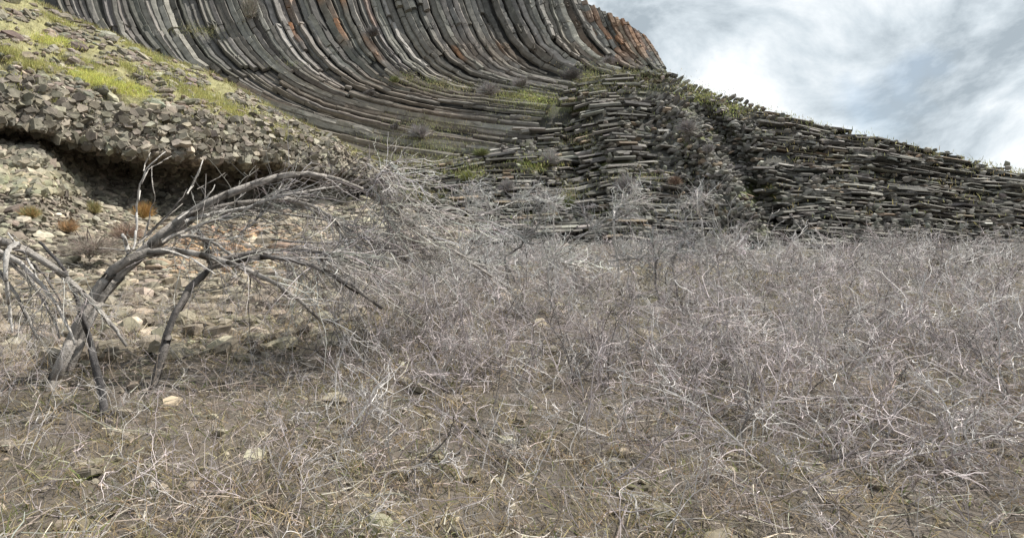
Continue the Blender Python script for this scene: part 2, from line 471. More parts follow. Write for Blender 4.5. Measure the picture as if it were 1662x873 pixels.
def build_cliff_mass():
    # the rock behind the columns, from brow to foot, and the top of the plateau behind the brow
    rows = []
    for j in range(0, NC, 2):
        c = curves[j]; u, v = c[::3, 0], c[::3, 1]
        p = P(u, v, D_cliff(u, v) + .62)
        rows.append(np.r_[p[:1] + [0, 40, 2.], p[:1] + [0, 1.5, -.3], p])
    c = curves[-1]; u, v = c[::3, 0], c[::3, 1]
    p = P(u, v, D_cliff(u, v) + .3)
    rows.append(np.r_[p[:1] + [0, 40, 2.], p[:1] + [0, 1.2, -.3], p])
    p2 = p + [.2, 14, -1.0]
    rows.append(np.r_[p[:1] + [0, 40, 1.], p2[:1], p2])
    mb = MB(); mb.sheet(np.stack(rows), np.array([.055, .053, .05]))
    # wall carried on to the left behind the grassy slope
    us = np.linspace(-420, 110, 40); vs = np.linspace(-150, 230, 24)
    U, V = np.meshgrid(us, vs, indexing='ij')
    mb.sheet(P(U, V, D_cliff(U, V) + .5), np.array([.075, .073, .068]))
    mb.build('rock_mass', M_COL, cliff, origin=O)
build_cliff_mass()

# ------------------------------------------------------------------ layered shoulder to the right of the columns
def build_right():
    us = np.linspace(560, 2150, 320); ts = np.linspace(0, 1, 60)
    U, Tt = np.meshgrid(us, ts, indexing='ij')
    V = r_top(U) + 3 + (r_bot(U) + 12 - r_top(U)) * Tt
    p = P(U, V, np.where(U > r_left(V) + 4, D_right(U, V) + .17, D_cliff(U, V) + 1.2))
    back = p[:, :1] + [0, 1.2, .05]; back2 = p[:, :1] + [0, 30, 0.]
    p = np.concatenate([back2, back, p], 1)
    col = np.empty(p.shape); col[:] = (.07, .068, .06)
    gr = sstep(wob(U / 30, V / 12, 51), .1, .8)[..., None]
    col[:, 2:] = np.array([.07, .068, .06]) * (1 - gr) + np.array([.10, .11, .045]) * gr
    col[:, :2] = (.12, .12, .06)
    mb = MB(); mb.sheet(p, col)
    cs, A, B, C, cc = [], [], [], [], []
    kc, kA, kB, kC, kcol = [], [], [], [], []
    t = 0.
    while t < 1.0:
        th = rng.uniform(3.7, 6.4)
        u = 555.
        wobble = rng.uniform(0, 99)
        while u < 2140:
            knob = sstep(u - (1040 + (np.interp(t, [0, 1], [120, 340]) - 185) * .5), -40, 50) * (1 - .85 * sstep(u, 1195, 1260))
            L = rng.choice([rng.uniform(7, 18), rng.uniform(18, 60)]) if rng.random() > knob else rng.uniform(6, 13)
            um = u + L / 2
            top, bot = r_top(um), r_bot(um)
            vm = top + (bot - top) * t + 1.6 * math.sin(um / 60 + wobble)
            vslope = (r_top(um + 8) + (r_bot(um + 8) - r_top(um + 8)) * t - (top + (bot - top) * t)) / 8.
            if um < r_left(vm) - rng.uniform(-25, 45): u += L; continue
            hh = th * (bot - top) / 240. * rng.uniform(.85, 1.2)
            hh = max(hh, 3.)
            D = float(D_right(np.array(um), np.array(vm)))
            n = normal(D_right, np.array(um), np.array(vm))
            off = rng.normal(.0, .05) + .24 * float(wob(np.array(um / 20.), np.array(vm / 7.), 55))
            if rng.random() < .025: u += L; continue
            k = D / F
            c = P(um, vm, D) + n * off
            tilt = rng.normal(0, .018) + vslope + .03 * math.sin(um / 57. + t * 9)
            ax = np.array([1, 0, -tilt]); ax = ax - n * (ax @ n) * .35; ax = ax / np.linalg.norm(ax)
            ay = np.array([0, 0, 1.]) - ax * ax[2]; ay /= np.linalg.norm(ay)
            az = np.cross(ax, ay); az = az if az[1] < 0 else -az
            low = sstep(np.array(vm), 150, 230)
            colr = np.array([.158, .150, .136]) * np.exp(rng.normal(0, .34)) * np.exp(rng.normal(0, .02, 3))
            if rng.random() < .07: colr = colr * np.array([1.35, 1.12, .92])
            if rng.random() < knob * .9:
                dirn = n + np.array([.55, -.1, -.25]) + rng.normal(0, .18, 3); dirn /= np.linalg.norm(dirn)
                x1 = np.cross(dirn, [0, 0, 1.]); x1 /= np.linalg.norm(x1); y1 = np.cross(dirn, x1)
                r = hh * k * rng.uniform(.55, .85)
                kc.append(c); kA.append(x1 * r * 1.15); kB.append(y1 * r * .8); kC.append(dirn * r * rng.uniform(1., 1.9)); kcol.append(colr * 1.15)
            else:
                cs.append(c); A.append(ax * L * k * .5 * .985); B.append(ay * hh * k * .57); C.append(az * rng.uniform(.30, .42)); cc.append(colr)
            u += L
        t += th / 240. * .93
    n = 1500
    u = rng.uniform(600, 1700, n); v = r_top(u) + (r_bot(u) - r_top(u)) * rng.random(n); k = u > r_left(v) + 6; u, v = u[k], v[k]; n = len(u)
    D = D_right(u, v); Nn = nrm(normal(D_right, u, v) + rng.normal(0, .35, (n, 3)) + [0, 0, .3]); X = nrm(np.cross(Nn, [0, 0, 1.])); Y = np.cross(Nn, X)
    r = rng.uniform(1.6, 4.2, n) * D / F
    mb.chunks(P(u, v, D) + Nn * rng.uniform(.0, .34, (n, 1)), X * (r * rng.uniform(1, 2.2, n))[:, None], Y * (r * .8)[:, None], Nn * r[:, None], vary((.18, .17, .148), n, .35, .03), 5, .3, .6)
    mb.bars(np.array(cs), np.array(A), np.array(B), np.array(C), np.array(cc), .14)
    mb.chunks(np.array(kc), np.array(kA), np.array(kB), np.array(kC), np.array(kcol), 6, .2, .75)
    tag(mb.build('layered_rock_shoulder', M_LAY), 'dark stacked rock shoulder right of the bent columns, stepping down to the brush', kind='structure')
build_right()

# ------------------------------------------------------------------ the rocky hillside at the left
def build_left():
    us = np.linspace(-300, 760, 230)
    ts = np.concatenate([np.linspace(0, .62, 70)[:-1], np.linspace(.62, 1, 34)])
    U, Tt = np.meshgrid(us, ts, indexing='ij')
    V = l_top(U) + (478 - l_top(U)) * Tt
    p = P(U, V, D_left(U, V) + .10)
    p[:, -4:, 2] -= np.array([.05, .25, .6, 1.0])
    back = p[:, :1] + [.4, 2.2, -.5]; back2 = p[:, :1] + [1.5, 9, -6.]
    p = np.concatenate([back2, back, p], 1)
    aa = np.clip((V - l_top(U)) / np.maximum(l_lip(U) - l_top(U), 1), 0, 9)
    g = (sstep(wob(U / 22 + V / 60, V / 9, 61) + .55 * (aa < .55) - .15, -.05, .55) * sstep(aa, 1.05, .7))[..., None]
    rockc = np.array([.145, .125, .10]); grass = np.array([.275, .262, .125])
    col = np.concatenate([np.zeros((len(us), 2, 3)) + grass, rockc * (1 - g * .75) + grass * np.exp(.28 * wob(U / 7., V / 4., 63))[..., None] * g * .75], 1)
    mb = MB(); mb.sheet(p, col)
    # stones that make the surface: knobbly broken column ends
    def place(n, ulo, uhi, vf, size, lift, colf, flat=.8, aniso=1., dirn=None, k=6, keep=None, top=.62):
        u = rng.uniform(ulo, uhi, n); v = vf(u, n)
        ok = (v > l_top(u) + 1)
        if keep is not None: ok &= keep(u, v)
        u, v = u[ok], v[ok]; n = len(u)
        D = D_left(u, v); N = normal(D_left, u, v)
        N = nrm(N + rng.normal(0, .22, (n, 3)) + (np.array([0, 0, 0.]) if dirn is None else dirn))
        X = nrm(np.cross(N, [0, 0, 1.]) + rng.normal(0, .25, (n, 3))); X = nrm(X - N * (X * N).sum(1, keepdims=True)); Y = np.cross(N, X)
        r = size(n, u, v) * D / F
        c = P(u, v, D) + N * (lift * r[:, None])
        mb.chunks(c, X * (r * aniso)[:, None], Y * r[:, None], N * (r * flat * rng.uniform(.7, 1.3, n))[:, None], colf(n, u, v), k, .26, top)
    # face and overhang
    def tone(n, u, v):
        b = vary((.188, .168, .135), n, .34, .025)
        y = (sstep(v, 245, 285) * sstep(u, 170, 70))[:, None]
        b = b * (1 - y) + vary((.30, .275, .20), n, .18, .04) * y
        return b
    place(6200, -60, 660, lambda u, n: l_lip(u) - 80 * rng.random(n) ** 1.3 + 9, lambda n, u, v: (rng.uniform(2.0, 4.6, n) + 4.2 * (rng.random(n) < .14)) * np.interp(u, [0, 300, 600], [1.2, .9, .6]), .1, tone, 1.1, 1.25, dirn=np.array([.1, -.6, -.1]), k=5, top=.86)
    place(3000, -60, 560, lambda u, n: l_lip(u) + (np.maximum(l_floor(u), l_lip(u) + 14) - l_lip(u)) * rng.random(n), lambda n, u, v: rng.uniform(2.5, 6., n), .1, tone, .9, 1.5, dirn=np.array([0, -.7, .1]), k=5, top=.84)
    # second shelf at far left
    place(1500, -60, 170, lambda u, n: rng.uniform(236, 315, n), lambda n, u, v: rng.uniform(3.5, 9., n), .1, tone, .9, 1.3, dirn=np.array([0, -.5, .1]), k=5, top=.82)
    # upper slope: slabs aligned with the dip, showing through the grass
    def slab(n, u, v): return vary((.225, .20, .16), n, .28, .05)
    place(4200, -120, 640, lambda u, n: l_top(u) + (l_lip(u) - 45 - l_top(u)) * rng.random(n), lambda n, u, v: (rng.uniform(1.6, 5., n) + 5 * (rng.random(n) < .07)) * np.interp(u, [0, 450, 640], [1.15, .75, .55]), .05, slab, .6, 1.7,
          keep=lambda u, v: wob(u / 22 + v / 60, v / 9, 61) < rng.uniform(-.55, .68, len(u)))
    # scree of flat stones under the overhang
    def scree(n, u, v):
        b = vary((.245, .218, .17), n, .36, .03)
        o = (np.exp(-((u - 360) / 120.) ** 2) * sstep(v, 350, 380) * (rng.random(n) < .45))[:, None]
        return b * (1 - o) + vary((.33, .215, .13), n, .2, .05) * o
    place(5600, -80, 760, lambda u, n: l_floor(u) - 8 + (456 - l_floor(u)) * rng.random(n), lambda n, u, v: rng.uniform(.9, 1.5, n) * (2.0 + rng.pareto(2.6, n) * 2.2).clip(0, 11), .1, scree, .42, 1.35, dirn=np.array([0, 0, .5]))
    tag(mb.build('rocky_hillside', M_OUT), 'nearer rocky hillside with grassy top and dark undercut band, at left', kind='structure')
build_left()

# ------------------------------------------------------------------ grass (one mass)
def grass_at(mb, Df, u, v, hgt, width, base, per=5, spread=.12, amt=.22, lean=.45):
    n = len(u)
    D = Df(u, v); p = P(u, v, D)
    p = np.repeat(p, per, 0) + rng.normal(0, spread, (n * per, 3)) * [1, .6, .25]
    d = rng.normal(0, lean, (n * per, 3)); d[:, 2] = 1
    h = np.repeat(hgt, per) * rng.uniform(.5, 1.25, n * per)
    mb.blades(p - [0, 0, .03], p + nrm(d) * h[:, None], width * rng.uniform(.6, 1.3, n * per), np.repeat(base, per, 0) * np.exp(rng.normal(0, amt, (n * per, 1))))

def ellipse(n, cu, cv, ru, rv, slope=0.):
    a = rng.normal(0, .5, (n, 2)).clip(-1.15, 1.15)
    return cu + a[:, 0] * ru, cv + a[:, 1] * rv + slope * a[:, 0] * ru

def build_grass():
    mb = MB()
    bright = np.array([.56, .56, .19]); dull = np.array([.33, .31, .15]); pale = np.array([.44, .39, .22])
    # bright swards on the hillside
    for cu, cv, ru, rv, sl, n in [(92, 68, 36, 7, .18, 700), (178, 136, 58, 10, .27, 1500), (8, 132, 34, 12, .2, 800), (78, 164, 24, 7, .1, 300), (62, 108, 40, 9, .1, 400),
                                  (128, 100, 40, 7, .3, 260), (95, 35, 40, 6, .45, 260), (12, 85, 22, 7, .2, 250), (215, 112, 40, 6, .4, 260), (300, 145, 60, 12, .45, 700), (370, 175, 60, 14, .5, 800), (440, 205, 50, 12, .5, 500), (250, 95, 60, 6, .5, 500)]:
        u, v = ellipse(n, cu, cv, ru, rv, sl); k = v > l_top(u) + 1; u, v = u[k], v[k]
        c = bright if n >= 700 and cu < 250 else (dull * .6 + bright * .4)
        grass_at(mb, D_left, u, v, rng.uniform(.06, .2, len(u)), .008, vary(c, len(u), .2, .05), 9, .14)
    n = 10000
    u = rng.uniform(-150, 640, n); v = l_top(u) + 1 + (l_lip(u) - 30 - l_top(u)) * rng.random(n) ** 1.15
    k = (wob(u / 22 + v / 60, v / 9, 61) > rng.uniform(-.45, .6, n)); u, v = u[k], v[k]
    col = np.where(rng.random((len(u), 1)) < .3, vary(pale, len(u), .2, .05), vary(dull, len(u), .2, .06))
    grass_at(mb, D_left, u, v, rng.uniform(.05, .14, len(u)), .010, col, 4)
    # along the brow of the hillside
    u = rng.uniform(-60, 600, 1300); grass_at(mb, D_left, u, l_top(u) + 1.5, rng.uniform(.10, .26, len(u)), .011, vary(dull, len(u), .25, .08), 4)
    # ledges of the cliff
    for cu, cv, ru, rv, sl, n, Df, c in [(322, 51, 30, 4, .1, 160, D_cliff, dull), (672, 130, 22, 5, .25, 150, D_cliff, dull), (705, 138, 25, 4, .2, 90, D_cliff, dull), (735, 144, 40, 5, .15, 160, D_cliff, pale),
                                         (472, 104, 5, 2, 0, 25, D_cliff, dull), (860, 158, 34, 5, .2, 320, D_right, bright * .85), (815, 153, 22, 5, .2, 160, D_right, dull),
                                         (868, 266, 22, 5, .1, 320, D_right, bright * .9), (965, 140, 18, 10, .1, 200, D_right, dull), (1000, 118, 70, 4, .05, 200, D_right, dull), (955, 128, 10, 5, 0, 90, D_right, bright * .8),
                                         (940, 215, 16, 8, 0, 120, D_right, dull), (925, 310, 9, 14, 0, 160, D_right, dull), (940, 232, 20, 6, 0, 90, D_right, dull),
                                         (700, 205, 60, 6, .15, 160, D_right, dull), (690, 235, 70, 9, .15, 320, D_right, dull), (650, 270, 50, 14, .15, 420, D_right, dull), (740, 268, 60, 8, .1, 300, D_right, dull), (640, 300, 40, 14, 0, 400, D_right, bright * .75), (680, 318, 50, 10, 0, 260, D_right, dull),
                                         (760, 284, 12, 6, 0, 120, D_right, bright * .8), (1050, 290, 60, 8, 0, 120, D_right, dull),
                                         (1140, 156, 14, 4, .3, 160, D_right, bright * .8), (1185, 178, 14, 5, .3, 120, D_right, bright * .8), (1105, 140, 14, 5, .4, 160, D_right, dull), (1020, 133, 60, 6, .05, 200, D_right, dull), (880, 175, 60, 8, .05, 160, D_right, dull)]:
        n = int(n * 1.0); u, v = ellipse(n, cu, cv, ru * 1.15, rv * 1.3, sl)
        u = u + rng.normal(0, 9, n) * 2 * (rng.random(n) < .7); v = v + rng.normal(0, 7, n) * (rng.random(n) < .7)
        c = np.where(rng.random((n, 1)) < .3, vary(pale * .8, n, .2, .05), vary(c * [.86, .95, 1.], n, .25, .06))
        grass_at(mb, lambda a, b: Df(a, b) - .32, u, v, rng.uniform(.06, .2, n), .012, c, 5, .3)
    u = rng.uniform(640, 1190, 700); v = r_top(u) + (r_bot(u) - r_top(u)) * rng.random(700); grass_at(mb, lambda a, b: D_right(a, b) - .28, u, v, rng.uniform(.06, .2, 700), .013, vary((.20, .20, .11), 700, .3, .06), 5, .3)
    u = rng.uniform(1085, 1700, 260); grass_at(mb, D_right, u, r_top(u) + rng.uniform(0, 7, len(u)) * rng.random(len(u)), rng.uniform(.08, .24, len(u)), .014, vary(dull, len(u), .25, .08), 5, .35)
    u = rng.uniform(1240, 1710, 260); t = rng.random(260) ** 2; grass_at(mb, lambda a, b: D_right(a, b) - .3, u, r_top(u) + (r_bot(u) - r_top(u)) * t, rng.uniform(.1, .25, 260), .016, vary(dull * .8, 260, .25, .08), 5, .4)
    # dry grass between the bushes and on the open ground
    n = 30000
    y = 1.5 + 22 * rng.random(n) ** 1.4; x = (rng.uniform(-1.0, 1.3, n)) * y
    k = wob(x * .6, y * .6, 71) > rng.uniform(-.8, .8, n); x, y = x[k], y[k]; n = len(x)
    p = np.stack([x, y, g_ground(x, y)], -1)
    per = 6
    q = np.repeat(p, per, 0) + rng.normal(0, .06, (n * per, 3)) * [1, 1, .1]
    d = rng.normal(0, 1.3, (n * per, 3)); d[:, 2] = .8
    c = np.where(rng.random((n, 1)) < .86, vary((.36, .295, .18), n, .25, .05), vary((.17, .19, .07), n, .25, .05))
    mb.blades(q, q + nrm(d) * rng.uniform(.05, .20, (n * per, 1)), rng.uniform(.0015, .0035, n * per), np.repeat(c, per, 0))
    tag(mb.build('grass', M_GRASS), 'yellow green and straw coloured grass growing on slope, ledges and ground', kind='stuff')
build_grass()

# ------------------------------------------------------------------ loose stones
def build_rubble():
    mb = MB()
    n = 7000
    y = 1.2 + 20 * rng.random(n) ** 1.5; x = rng.uniform(-1.0, 1.3, n) * y
    r = (.012 + .016 * rng.pareto(2.2, n)).clip(.008, .09) * np.interp(y, [1, 6, 15], [.6, 1, 1.9])
    keep = wob(x * .45, y * .45, 81) > rng.uniform(-.9, .9, n); x, y, r = x[keep], y[keep], r[keep]; n = len(x)
    m = 2600
    ye = rng.uniform(6.5, 17, m); xe = rng.uniform(-.62, .0, m) * ye
    x = np.r_[x, xe]; y = np.r_[y, ye]; r = np.r_[r, (.03 + .05 * rng.pareto(2.4, m)).clip(.03, .15)]; n = len(x)
    c = np.stack([x, y, g_ground(x, y) + r * .15], -1)
    N = nrm(rng.normal(0, .25, (n, 3)) + [0, 0, 1.]); X = nrm(np.cross(N, rng.normal(0, 1, (n, 3)))); Y = np.cross(N, X)
    mb.chunks(c, X * (r * 1.3)[:, None], Y * r[:, None], N * (r * .45)[:, None], vary((.225, .195, .15), n, .3, .025), 6, .25, .7)
    tag(mb.build('rubble', M_STONE), 'flat broken stones strewn over the ground', kind='stuff')
build_rubble()

def build_litter():
    mb = MB()
    n = 11500
    y = 1.6 + 11 * rng.random(n) ** 1.3; x = rng.uniform(-1.0, 1.3, n) * y
    st = np.stack([x, y, g_ground(x, y) + rng.uniform(.0, .05, n)], -1)
    d = rng.normal(0, 1, (n, 3)) * [1, 1, .16]
    L_ = rng.uniform(.06, .5, n)
    mb.tubes(grow(st, d, L_, 4, .18, 0), rng.uniform(.0016, .0048, (n, 1)) * np.linspace(1, .5, 4)[None], vary((.30, .265, .23), n, .35, .05), 3)
    tag(mb.build('twig_litter', M_TWIG), 'broken grey twigs lying on the ground', kind='stuff')
build_litter()

def stone(name, u, v, D, ru, rv, col, label=None, cat='boulder', group=None, k=7):
    mb = MB()
    c = P(u, v, D)
    s = D / F
    N = nrm(np.array([[rng.normal(0, .2), -.35, 1.]])); X = nrm(np.cross(N, [[0, 1., 0]])) * -1; Y = np.cross(N, X)
    mb.chunks(np.zeros((1, 3)), X * ru * s, Y * (ru + rv) * .5 * s, N * rv * s, vary(col, 1, .08, .03), k, .2, .72)
    # a second, smaller broken face on top so it is not one plain prism
    mb.chunks(np.array([[rng.uniform(-.25, .25) * ru * s, 0, .35 * rv * s]]), X * ru * .6 * s, Y * ru * .45 * s, N * rv * .62 * s, vary(col, 1, .1, .03), 6, .25, .6)
    o = mb.build(name, M_STONE, origin=c)
    return tag(o, label, cat, group)
TAN = (.34, .285, .20); ORG = (.36, .22, .13); GRY = (.25, .225, .19)
for u, v, D, ru, rv, col, lab in [
    (352, 372, 16.5, 24, 14, ORG, 'rust orange boulder seen through the gap under the leaning main limb'),
    (322, 398, 14.8, 17, 13, TAN, 'pale tan boulder directly below the leaning main limb'),
    (366, 405, 14.3, 13, 11, ORG, 'small orange brown boulder lying right of the dark hooked limb'),
    (432, 379, 17, 20, 10, ORG, 'reddish brown boulder half hidden behind the tangled branches, right of centre gap'),
    (487, 391, 17, 25, 9, TAN, 'long low tan boulder deepest in the branch tangle'),
    (268, 353, 17.5, 20, 9, TAN, 'broad sandy boulder just below the round tuft of golden dry grass'),
    (198, 358, 17.5, 18, 9, (.34, .26, .19), 'pinkish rounded boulder left of the tall pale stem'),
    (128, 362, 17, 13, 10, (.12, .10, .085), 'dark brown boulder with a pale cap in the middle of the scree'),
    (120, 325, 20.3, 15, 9, (.36, .33, .24), 'light yellow grey block under the lower rock shelf'),
    (128, 410, 14, 13, 7, GRY, 'grey flat stone in front of the scree beside the dark slanting stick'),
    (650, 362, 20, 16, 8, (.50, .47, .42), 'whitish rounded boulder showing behind the drooping twigs'),
    (594, 352, 22, 15, 8, (.26, .23, .20), 'grey brown boulder under the arching branch'),
]: stone('boulder', u, v, D, ru, rv, col, lab)
for _ in range(46):
    u = rng.uniform(0, 330); f = float(l_floor(u)); v = f + 6 + (438 - f) * rng.random()
    D = float(D_left(np.array(u), np.array(v))) - .05
    stone('scree_stone', u, v, D, rng.uniform(5, 11), rng.uniform(2.2, 5), (.30, .262, .20) if rng.random() < .7 else (.20, .18, .15),
          'flat angular stone lying loose in the scree below the overhang', 'stone', 'loose stones in the scree', 6)

# ------------------------------------------------------------------ round bushes on the cliff and tufts of dry grass
def fuzzy(name, u, v, D, ru, rv, colr, label, cat, group=None, n=520, up=.55, part='stems', thick=1.0, mix=None):
    s = D / F
    R, H = ru * s, rv * s * 1.7
    base = P(u, v + rv * .85, D)
    th = rng.uniform(0, 6.283, n); el = np.arccos(rng.uniform(0, 1, n) ** (up))
    d = np.stack([np.cos(th) * np.sin(el) * R, np.sin(th) * np.sin(el) * R, np.cos(el) * H], -1)
    st = rng.normal(0, .14, (n, 3)) * [R, R, H * .2]
    m = 5
    t = np.linspace(0, 1, m)[None, :, None]
    pts = st[:, None] + d[:, None] * t * rng.uniform(.55, 1.1, (n, 1, 1)) + np.cumsum(rng.normal(0, .035 * R, (n, m, 3)), 1)
    rad = np.linspace(1.0, .35, m)[None] * rng.uniform(.011, .019, (n, 1)) * (D / 42.) ** .8 * thick
    c = vary(colr, n, .28, .05)
    if mix is not None:
        k = rng.random(n) < .35; c[k] = vary(mix, k.sum(), .2, .05)
    mb = MB(); mb.tubes(pts, rad, c, 3)
    # side twigs
    a, dd, i = spawn(pts, n, .5, .3, 1.)
    p2 = grow(a, dd, rng.uniform(.15, .4, n) * R, 3, .3, .05)
    mb.tubes(p2, np.linspace(.8, .3, 3)[None] * np.full((n, 1), .0062 * (D / 42.) ** .8 * thick), c[i], 3)
    o = empty(name, base)
    tag(o, label, cat, group)
    mb.build(part, M_TWIG, o)
    w = MB()
    k = 7
    sd = rng.normal(0, 1, (k, 3)); sd[:, 2] = 1.1
    w.tubes(grow(rng.normal(0, .05 * R, (k, 3)) - [0, 0, .05], sd, np.full(k, R * .8), 5, .2, .1), np.linspace(1, .3, 5)[None] * np.full((k, 1), .022 * R + .006), vary((.11, .095, .085), k, .2, .05), 4)
    w.build('woody_base', M_WOOD, o)
    return o
PUR = (.29, .27, .265); GRN = (.20, .215, .10); DRK = (.15, .138, .135); STR = (.42, .30, .13); PAL = (.38, .36, .34)
GB = 'round bare bushes on the cliff'
for u, v, ru, rv, c, Df, lab in [
    (792, 143, 23, 11, PUR, D_right, 'grey purple round bush on the grassy ledge under the middle columns'),
    (680, 211, 23, 13, PUR, D_right, 'pale grey round bush on the layered ledges right of the grassy hillside tip'),
    (928, 118, 20, 10, DRK, D_right, 'dark grey bush at the foot of the rightmost curving columns'),
    (893, 254, 19, 14, PAL, D_right, 'pale grey leaning bush beside the bright grass patch in the layered rock'),
    (1016, 295, 21, 16, PUR, D_right, 'large grey bush low on the right, just above the brush'),
    (823, 300, 16, 10, PUR, D_right, 'grey bush at the upper edge of the brush below the brick like layers'),
    (1116, 203, 18, 11, PUR, D_right, 'grey bush high on the right buttress'),
    (605, 50, 15, 9, DRK, D_cliff, 'dark bush clinging high to the face of the columns'),
    (601, 150, 12, 5, DRK, D_cliff, 'small dark bush in a groove of the bent columns'),
    (988, 96, 13, 6, PUR, D_right, 'small purple grey bush right at the base of the upright columns'),
    (575, 290, 20, 10, PAL, D_left, 'pale wispy bush at the tip of the grassy hillside above the arching branch'),
    (1096, 292, 13, 8, (.22, .16, .12), D_right, 'brownish bush in the shaded hollow left of the buttress foot'),
    (886, 325, 14, 10, DRK, D_right, 'dark olive bush in the gully at the lower right'),
    (443, 181, 12, 6, PAL, D_left, 'small pale bush on the crest of the grassy hillside'),
    (640, 205, 9, 5, DRK, D_right, 'tiny dark bush among the lowest bent layers'),
    (845, 133, 18, 7, PUR, D_right, 'low grey bush where the columns flatten, right of the middle ledge bush'),
    (1150, 240, 10, 7, PUR, D_right, 'little grey bush on the knobbly strip of the buttress'),
    (405, 6, 22, 24, (.30, .27, .23), D_cliff, 'straw grey upright bush at the top edge in a notch of the columns'),
]:
    D = float(Df(np.array(float(u)), np.array(float(v)))) - (1.35 if Df is not D_left else .4)
    fuzzy('bare_bush', u, v, D, ru, rv, c, lab, 'bush', GB, up=.55 if u != 405 else .25)
for u, v, ru, rv, c, lab in [
    (781, 246, 15, 7, GRN, 'dark green low bush on the brick like layers'),
    (921, 326, 14, 13, GRN, 'dull green bush in the gully beside the dark olive bush'),
    (758, 284, 13, 9, (.26, .27, .10), 'yellow green tuft on the lowest ledges above the brush'),
    (640, 128, 9, 6, GRN, 'green tuft between two of the bent columns'),
]:
    D = float(D_right(np.array(float(u)), np.array(float(v)))) - .9
    fuzzy('green_bush', u, v, D, ru, rv, c, lab, 'bush', 'green bushes on the ledges')
for u, v, ru, rv, c, m, lab in [
    (232, 341, 21, 17, (.44, .30, .12), (.40, .22, .09), 'round golden tuft of dry grass under the dark overhang'),
    (152, 336, 16, 11, (.36, .30, .15), (.22, .22, .10), 'small greenish straw tuft of dry grass in the scree'),
    (48, 343, 20, 11, (.26, .26, .12), (.44, .26, .12), 'half green half orange tuft of dry grass at the far left of the scree'),
    (108, 366, 22, 11, (.38, .23, .12), (.36, .30, .2), 'rusty tuft of dry stalks in the middle of the scree'),
]:
    D = float(D_left(np.array(float(u)), np.array(float(v + rv * .6)))) - .25
    fuzzy('dry_grass_tuft', u, v, D, ru, rv, c, lab, 'grass tuft', 'tufts of dry grass', 620, .5, 'blades', .75, m)
fuzzy('pale_stem_bush', 150, 395, 14.6, 60, 16, (.30, .26, .225), 'low wide mesh of thin grey stems in front of the scree', 'bush', None, 700, .8, 'stems', .8)
fuzzy('brown_stem_bush', 205, 372, 15.2, 34, 14, (.30, .22, .17), 'brownish thin stemmed bush left of the tall pale stem', 'bush', None, 420, .7, 'stems', .8)

# ------------------------------------------------------------------ bare brush
WHITE = (.50, .48, .465); GREY = (.385, .365, .352); PINK = (.40, .352, .352); DARKW = (.115, .105, .10)
def brush(mb, bx, by, hgt, spread, nst, ntw, r0, cols, fine=1.0):
    """many-stemmed leafless shrubs rooted at (bx, by); hgt and spread per shrub"""
    n = len(bx)
    z = g_ground(bx, by)
    i = np.repeat(np.arange(n), nst)
    st = np.stack([bx, by, z - .05], -1)[i] + rng.normal(0, .10, (len(i), 3)) * [1, 1, 0]
    d = rng.normal(0, 1, (len(i), 3)) * np.repeat(spread, nst)[:, None]; d[:, 2] = rng.uniform(.45, 1.1, len(i))
    L = np.repeat(hgt, nst) * rng.uniform(.6, 1.15, len(i))
    s1 = grow(st, d, L, 9, .20, .02)
    c1 = np.array(cols)[rng.integers(0, len(cols), len(i))] * np.exp(rng.normal(0, .18, (len(i), 1)))
    ra = r0 * rng.uniform(.6, 1.2, (len(i), 1))
    mb.tubes(s1, ra * np.linspace(1, .4, 9)[None], c1, 4)
    k2 = n * ntw
    a, dd, j = spawn(s1, k2, .65, .2, 1.)
    s2 = grow(a, dd, rng.uniform(.18, .55, k2) * L[j], 7, .30, .02)
    mb.tubes(s2, ra[j] * .5 * np.linspace(1, .45, 7)[None], c1[j] * np.exp(rng.normal(.08, .2, (k2, 1))), 3)
    k3 = int(k2 * 2.2 * fine)
    a, dd, j2 = spawn(s2, k3, .85, .15, 1.)
    s3 = grow(a, dd, rng.uniform(.10, .32, k3) * L[j[j2]] * .55, 5, .38, .0)
    mb.tubes(s3, ra[j[j2]] * .33 * np.linspace(1, .6, 5)[None], c1[j[j2]] * np.exp(rng.normal(.12, .34, (k3, 1))), 3)

def build_thicket():
    mb = MB()
    # far and middle rows: fill the hollow between the camera bank and the cliff foot
    n = 420
    by = 10.5 + 14.5 * rng.random(n) ** .9
    lo = np.interp(by, [10, 14, 20, 28], [-.06, -.04, .0, .03]); bx = (lo + (1.45 - lo) * rng.random(n) ** .95) * by
    k = (bx / by > .13) | (rng.random(n) < .45); bx, by = bx[k], by[k]; n = len(bx)
    hg = rng.uniform(.75, 1.45, n) * np.interp(bx / by, [-.05, .1, .2, 1], [.5, .8, 1, 1]) * np.interp(by, [11, 28], [1, .72])
    brush(mb, bx, by, hg, np.full(n, .85), 5, 34, .0115, [GREY, GREY, PINK, PINK, WHITE, WHITE, DARKW], .5)
    # nearer rows
    n = 400
    by = rng.uniform(4.2, 11.5, n); bx = (-.05 + 1.5 * rng.random(n)) * by
    hg = rng.uniform(.55, 1.0, n) * np.interp(bx / by, [-.08, .15, 1], [.6, 1, 1])
    brush(mb, bx, by, hg, np.full(n, 1.0), 5, 44, .0064, [GREY, PINK, PINK, WHITE, DARKW], .75)
    # low and dense in front
    n = 560
    by = rng.uniform(2.0, 9.5, n); bx = rng.uniform(-.75, 1.4, n) * by
    brush(mb, bx, by, rng.uniform(.25, .62, n), np.full(n, 1.1), 6, 28, .0036, [GREY, PINK, (.30, .25, .21)], .9)
    tag(mb.build('thicket', M_TWIG), 'grey leafless thicket of fine twigs filling the hollow', kind='stuff')
build_thicket()

